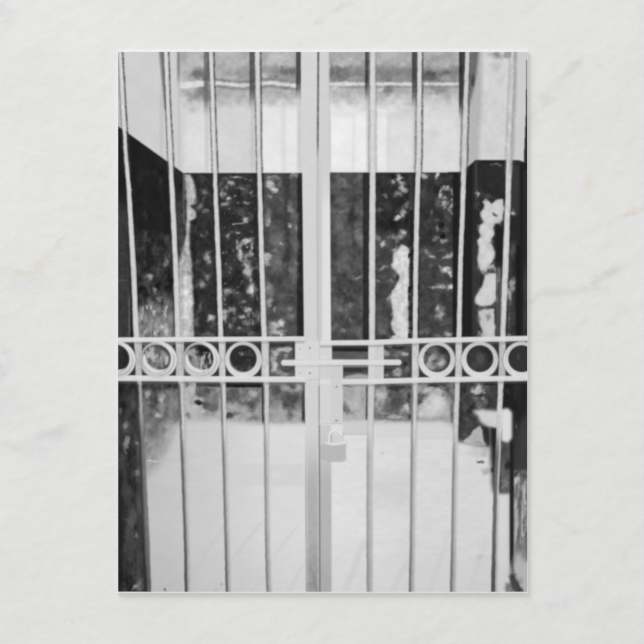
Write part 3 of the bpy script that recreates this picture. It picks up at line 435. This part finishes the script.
# padlock
G.put(rect(319.8, 434, 344, 443, 1, 2), 200, .5); G.put(rect(320.4, 425, 331, 434, 2, 2), 206, .6)
for (x, y) in ((337.5, 425.4),): G.blob(x, y, 2.6, 2.2, 232, .8, clean=True)
body = poly([(321.2, 444.4), (336, 445.6), (345.6, 443.4), (345.8, 459.4), (341, 461.4), (328, 461.2), (326.4, 459), (321.2, 459)], .5)
G.put(body, 187 + 4 * fbm(250, 5, 2), .97)
sx, sy = 335.2, 436.0
dsh = np.hypot((X - sx) / 1.0, (Y - sy) / 1.0)
sh = sm((1.5 - abs(dsh - 5.8)) / 1 + .4) * (Y < 436.5); sh = np.maximum(sh, rect(327.6, 435.5, 330.6, 444, .9, 1)); sh = np.maximum(sh, rect(339.9, 430, 342.6, 434, .9, 1) * .6)
G.put(rect(330.4, 435, 332.4, 443, 1, 1), 178, .6); G.put(sh, 229, .8)
sh2 = sm((1.5 - abs(Y - 443.2 + .05 * (X - 336) + .012 * (X - 336) ** 2 - .6)) / 1 + .4) * rect(325, 438, 347, 447, 1, 1); G.put(sh2, 226, .75)
parts.append(('printed_padlock', body > .4, 4)); parts.append(('printed_shackle', (np.maximum(sh, sh2) > .4), 5))
# blurred white blob passes in front of the bar
G.put(poly([(501.2, 409), (508, 408), (512, 412), (512, 438), (508, 443), (501.2, 441)], 1.2), 224, 1)

G.put(poly([(509.8, 580), (512, 573), (515, 578), (518, 583), (522.4, 594), (515.4, 594), (512, 588)], .8, True), 62, .85); G.put(poly([(505.6, 594), (507.6, 585), (510, 584), (512.6, 594)], 1.2, True), 112, .7)
for c in (B, G): c.a = np.clip(blur(c.a, .38) + 3.0 * fbm(300, 2.0, 2) + 1.4 * (np.random.RandomState(9).rand(H, W) - .5), 24, 246)

# ------------------------------------------------------------------ ink reflectance
def s2l(v):
    v = np.clip(v / 255., 0, 1)
    return np.where(v <= .04045, v / 12.92, ((v + .055) / 1.055) ** 2.4)
INK_GAIN, INK_LIFT = 1.0, .0035
def refl(v): return np.clip(s2l(v) * INK_GAIN - INK_LIFT, .0, 1)

def node_mat(name, rough=.5, spec=.3):
    m = bpy.data.materials.new(name); m.use_nodes = True
    n = m.node_tree.nodes; p = n['Principled BSDF']
    p.inputs['Roughness'].default_value = rough; p.inputs['Specular IOR Level'].default_value = spec
    return m, n, m.node_tree.links, p
INK, n, l, p = node_mat('matte_printing_ink', .75, .08)
at = n.new('ShaderNodeAttribute'); at.attribute_name = 'ink'; l.new(at.outputs['Color'], p.inputs['Base Color'])
tc = n.new('ShaderNodeTexCoord'); no = n.new('ShaderNodeTexNoise'); no.inputs['Scale'].default_value = 2600; no.inputs['Detail'].default_value = 2
l.new(tc.outputs['Object'], no.inputs['Vector']); bp = n.new('ShaderNodeBump'); bp.inputs['Strength'].default_value = .12; bp.inputs['Distance'].default_value = .00004
l.new(no.outputs['Fac'], bp.inputs['Height']); l.new(bp.outputs['Normal'], p.inputs['Normal'])
PAPER, n, l, p = node_mat('white_card_paper', .7, .1); p.inputs['Base Color'].default_value = (.86, .86, .85, 1)
no = n.new('ShaderNodeTexNoise'); no.inputs['Scale'].default_value = 1500; bp = n.new('ShaderNodeBump'); bp.inputs['Strength'].default_value = .1; bp.inputs['Distance'].default_value = .00004
l.new(no.outputs['Fac'], bp.inputs['Height']); l.new(bp.outputs['Normal'], p.inputs['Normal'])

THICK = .00062
TOPZ = THICK
PX0, PX1, PY0, PY1 = 118.0, 527.4, 51.9, 591.8
def cell_mesh(name, mask, canvas, z, parent, step=1):
    """ink lying on the card: one quad per printed dot where the mask holds"""
    jj, ii = np.nonzero(mask[::step, ::step])
    jj, ii = jj * step, ii * step
    xa = X0 + ii / S; ya = Y0 + jj / S; w = step / S
    keep = (xa + w > PX0 + .02) & (xa < PX1 - .02) & (ya + w > PY0 + .02) & (ya < PY1 - .02)
    ii, jj = ii[keep], jj[keep]
    if len(ii) == 0: return None
    gw = W + step + 1
    corners = np.stack([(jj + step) * gw + ii, (jj + step) * gw + ii + step, jj * gw + ii + step, jj * gw + ii], 1)
    uniq, inv = np.unique(corners.ravel(), return_inverse=True)
    vj, vi = uniq // gw, uniq % gw
    vx = np.clip(X0 + vi / S, PX0, PX1); vy = np.clip(Y0 + vj / S, PY0, PY1)
    me = bpy.data.meshes.new(name)
    me.vertices.add(len(uniq)); me.loops.add(len(inv)); me.polygons.add(len(ii))
    co = np.empty((len(uniq), 3), np.float32); co[:, 0] = (vx - CX) * PX; co[:, 1] = (CY - vy) * PX; co[:, 2] = z
    me.vertices.foreach_set('co', co.ravel())
    me.loops.foreach_set('vertex_index', inv.ravel().astype(np.int32))
    me.polygons.foreach_set('loop_start', np.arange(0, len(inv), 4, dtype=np.int32))
    me.update(calc_edges=True)
    # colour at each vertex: mean of the four dots around it
    pad = np.pad(canvas, 1, mode='edge')
    vj_, vi_ = np.clip(vj, 0, H), np.clip(vi, 0, W)
    c = (pad[vj_, vi_] + pad[vj_ + 1, vi_] + pad[vj_, vi_ + 1] + pad[vj_ + 1, vi_ + 1]) / 4
    r_ = refl(c).astype(np.float32)
    at = me.color_attributes.new('ink', 'FLOAT_COLOR', 'POINT')
    rgba = np.ones((len(uniq), 4), np.float32); rgba[:, 0] = r_; rgba[:, 1] = r_; rgba[:, 2] = r_
    at.data.foreach_set('color', rgba.ravel())
    me.materials.append(INK)
    o = bpy.data.objects.new(name, me); col.objects.link(o); o.parent = parent
    return o

card = bpy.data.objects.new('postcard', None); col.objects.link(card); card.empty_display_size = .02
card['label'] = 'black-and-white picture postcard of a barred iron gate, lying on white marble'
card['category'] = 'postcard'
# card stock with slightly rounded edges
bm = bmesh.new(); bmesh.ops.create_cube(bm, size=1)
cx0, cx1, cy0, cy1 = 117.2, 528.2, 50.9, 592.9
for v in bm.verts:
    v.co.x = wx(cx1) if v.co.x > 0 else wx(cx0); v.co.y = wy(cy0) if v.co.y > 0 else wy(cy1); v.co.z = THICK if v.co.z > 0 else .00001
bmesh.ops.bevel(bm, geom=bm.edges[:], offset=.00006, segments=2, affect='EDGES')
me = bpy.data.meshes.new('card_stock'); bm.to_mesh(me); bm.free(); me.materials.append(PAPER)
stock = bpy.data.objects.new('card_stock', me); col.objects.link(stock); stock.parent = card
stock['label'] = 'plain white card edge around the print'
Z = TOPZ + .00001
court = cell_mesh('printed_courtyard', np.ones((H, W), bool), G.a, Z, card, 1)
court['label'] = 'printed picture of stained walls and pale ground'
gate = cell_mesh('printed_gate', stile, G.a, Z + .00001, card); gate['label'] = 'printed pair of white centre stiles'
lock = None
for q_, (nm, mk, lv) in enumerate(parts):
    par = lock if nm == 'printed_shackle' else (card if nm == 'printed_padlock' else gate)
    o = cell_mesh(nm, mk, G.a, Z + .00001 * (lv + 1) + q_ * 4e-7, par)
    if nm == 'printed_padlock': lock = o; o['label'] = 'printed grey padlock hanging on the gate'
    if nm == 'printed_shackle': o['label'] = 'white curved shackle'

# ------------------------------------------------------------------ marble tabletop
MAR, n, l, p = node_mat('white_marble', .45, .25)
tc = n.new('ShaderNodeTexCoord')
def noise(scale, detail=3, vec=None, rough=.5):
    t = n.new('ShaderNodeTexNoise'); t.inputs['Scale'].default_value = scale; t.inputs['Detail'].default_value = detail; t.inputs['Roughness'].default_value = rough
    l.new(vec or tc.outputs['Object'], t.inputs['Vector']); return t
def math_(op, a, b):
    t = n.new('ShaderNodeMath'); t.operation = op; t.use_clamp = False
    for k, v in enumerate((a, b)):
        if isinstance(v, (int, float)): t.inputs[k].default_value = v
        else: l.new(v, t.inputs[k])
    return t.outputs[0]
def ramp(v, a, b, c=0., d=1.):
    t = n.new('ShaderNodeMapRange'); t.interpolation_type = 'SMOOTHSTEP'
    for i, q in zip((1, 2, 3, 4), (a, b, c, d)): t.inputs[i].default_value = q
    l.new(v, t.inputs[0]); return t.outputs[0]
def mix(fac, a, b):
    t = n.new('ShaderNodeMix'); t.data_type = 'RGBA'; l.new(fac, t.inputs[0])
    for k, v in ((6, a), (7, b)):
        if isinstance(v, tuple): t.inputs[k].default_value = v
        else: l.new(v, t.inputs[k])
    return t.outputs[2]
# ragged coordinates
wn = noise(160, 4); sub = n.new('ShaderNodeVectorMath'); sub.operation = 'SUBTRACT'; l.new(wn.outputs['Color'], sub.inputs[0]); sub.inputs[1].default_value = (.5, .5, .5)
sc = n.new('ShaderNodeVectorMath'); sc.operation = 'SCALE'; l.new(sub.outputs[0], sc.inputs[0]); sc.inputs['Scale'].default_value = .0060
ad = n.new('ShaderNodeVectorMath'); ad.operation = 'ADD'; l.new(tc.outputs['Object'], ad.inputs[0]); l.new(sc.outputs[0], ad.inputs[1]); WARP = ad.outputs[0]
breakup = ramp(noise(260, 5, None, .65).outputs['Fac'], .36, .62)
soft = ramp(noise(90, 3).outputs['Fac'], .25, .6)
base = mix(ramp(noise(28, 5).outputs['Fac'], .35, .7), (.782, .782, .770, 1), (.760, .760, .748, 1))
base = mix(math_('MULTIPLY', ramp(noise(420, 4).outputs['Fac'], .5, .75), .25), base, (.735, .738, .738, 1))
GREY, TAN, COOL = (.60, .60, .595, 1), (.74, .675, .60, 1), (.665, .672, .68, 1)
def stain(x, y, rx, ry, ang, colr, o, brk=breakup):
    """an elongated mineral streak in the stone"""
    global base
    mp = n.new('ShaderNodeMapping'); mp.vector_type = 'TEXTURE'
    mp.inputs['Location'].default_value = (wx(x), wy(y), 0); mp.inputs['Rotation'].default_value = (0, 0, math.radians(-ang)); mp.inputs['Scale'].default_value = (rx * PX, ry * PX, 1)
    l.new(WARP, mp.inputs['Vector']); sx_ = n.new('ShaderNodeVectorMath'); sx_.operation = 'MULTIPLY'; l.new(mp.outputs[0], sx_.inputs[0]); sx_.inputs[1].default_value = (1, 1, 0)
    ln = n.new('ShaderNodeVectorMath'); ln.operation = 'LENGTH'; l.new(sx_.outputs[0], ln.inputs[0])
    f = math_('MULTIPLY', ramp(ln.outputs['Value'], 0., 1.15, min(1., o * 1.45), 0.), brk)
    base = mix(f, base, colr)
STAINS = [  # place on the slab, size, direction, tint, strength
 (0, 12, 18, 22, 0, COOL, .45), (345, 8, 34, 5, -25, GREY, .3), (320, 22, 8, 6, -40, GREY, .2), (640, 14, 14, 12, -30, GREY, .3),
 (578, 62, 8, 6, 10, TAN, .95), (572, 66, 24, 6, -42, GREY, .40), (545, 98, 34, 16, -50, GREY, .30), (600, 64, 14, 3, 20, GREY, .18), (533, 125, 10, 20, 0, GREY, .22), (585, 122, 40, 10, -22, GREY, .14), (636, 70, 26, 7, -40, GREY, .12),
 (590, 180, 9, 40, 15, TAN, .38), (630, 212, 36, 4, -26, TAN, .75), (600, 226, 22, 3, -30, TAN, .4),
 (612, 270, 15, 7, -30, GREY, .75), (640, 259, 24, 5, -25, GREY, .4), (596, 280, 22, 7, -35, GREY, .45), (565, 292, 50, 6, -8, GREY, .38), (606, 285, 26, 14, -30, COOL, .3), (637, 303, 8, 5, -40, GREY, .45), (585, 322, 10, 5, -20, GREY, .3), (530, 300, 10, 5, -10, GREY, .25), (618, 316, 30, 8, -30, GREY, .25),
 (545, 335, 22, 8, -20, GREY, .18), (592, 352, 9, 9, 0, TAN, .32), (588, 352, 40, 12, 0, COOL, .15),
 (580, 530, 46, 4, 24, TAN, .30), (626, 556, 14, 5, -50, GREY, .22), (562, 602, 44, 10, -22, COOL, .45), (612, 612, 40, 10, -30, COOL, .25), (430, 636, 40, 10, -25, COOL, .3), (535, 608, 20, 8, 0, COOL, .2),
 (52, 252, 28, 3, -38, TAN, .4), (62, 243, 12, 2.5, -38, GREY, .4), (24, 272, 34, 6, 8, TAN, .55), (40, 266, 14, 8, -50, TAN, .35), (72, 280, 14, 7, -20, TAN, .45), (8, 248, 20, 5, -30, TAN, .25), (20, 284, 40, 12, 5, COOL, .3), (98, 270, 14, 16, -30, GREY, .22),
 (95, 200, 26, 14, -40, TAN, .12), (60, 96, 16, 14, 0, GREY, .12), (96, 174, 20, 8, 0, GREY, .1),
 (0, 362, 12, 28, 0, COOL, .7), (4, 400, 30, 26, 0, COOL, .25), (54, 434, 18, 12, -30, GREY, .62), (50, 438, 36, 16, -20, COOL, .5), (22, 450, 44, 9, 12, COOL, .35), (10, 452, 20, 8, 0, TAN, .22), (35, 335, 14, 10, -60, COOL, .2),
 (54, 571, 12, 4, -30, GREY, .15), (76, 622, 2.5, 2.5, 0, GREY, .5), (20, 628, 40, 20, 0, TAN, .12), (288, 640, 3, 4, 0, GREY, .5), (330, 640, 30, 8, -20, COOL, .2), (10, 570, 20, 20, 0, COOL, .2)]
for k, s_ in enumerate(STAINS): stain(*s_, brk=soft if k % 3 == 2 else breakup)
l.new(base, p.inputs['Base Color'])
b1 = n.new('ShaderNodeBump'); b1.inputs['Strength'].default_value = .35; b1.inputs['Distance'].default_value = .00035; l.new(noise(330, 3).outputs['Fac'], b1.inputs['Height'])
b2 = n.new('ShaderNodeBump'); b2.inputs['Strength'].default_value = .3; b2.inputs['Distance'].default_value = .001; l.new(noise(90, 2).outputs['Fac'], b2.inputs['Height']); l.new(b1.outputs[0], b2.inputs['Normal'])
l.new(b2.outputs[0], p.inputs['Normal'])
bm = bmesh.new(); bmesh.ops.create_cube(bm, size=1)
for v in bm.verts: v.co.x *= .64; v.co.y *= .52; v.co.z = 0 if v.co.z > 0 else -.02
bmesh.ops.bevel(bm, geom=[e for e in bm.edges], offset=.0025, segments=4, affect='EDGES')
me = bpy.data.meshes.new('marble_tabletop'); bm.to_mesh(me); bm.free(); me.materials.append(MAR)
top_ = bpy.data.objects.new('marble_tabletop', me); col.objects.link(top_)
top_['label'] = 'white marble tabletop with faint grey and tan veins under the postcard'; top_['category'] = 'tabletop'

# ------------------------------------------------------------------ daylight
w = bpy.data.worlds.new('room_daylight'); scn.world = w; w.use_nodes = True
w.node_tree.nodes['Background'].inputs[0].default_value = (1, 1, 1, 1); w.node_tree.nodes['Background'].inputs[1].default_value = .755
ld = bpy.data.lights.new('window_light', 'AREA'); ld.shape = 'RECTANGLE'; ld.size = .9; ld.size_y = .5; ld.energy = 17.9; ld.color = (1, 1, 1)
lo_ = bpy.data.objects.new('window_light', ld); col.objects.link(lo_); lo_.location = (-.72, 1.30, .50)
from mathutils import Vector
lo_.rotation_euler = (Vector((0, 0, 0)) - lo_.location).to_track_quat('-Z', 'Y').to_euler()

# ------------------------------------------------------------------ camera, straight above
cd = bpy.data.cameras.new('camera'); cam = bpy.data.objects.new('camera', cd); col.objects.link(cam)
cd.sensor_width = 36; cd.lens = 85; dist = 644 * PX * 85 / 36
cam.location = (0, 0, dist + THICK); cd.clip_start = .01; cd.clip_end = 10
scn.camera = cam
vs = scn.view_settings; scn.display_settings.display_device = 'sRGB'
vs.view_transform = 'Standard'; vs.look = 'None'; vs.gamma = 1; vs.exposure = 0; vs.use_curve_mapping = False
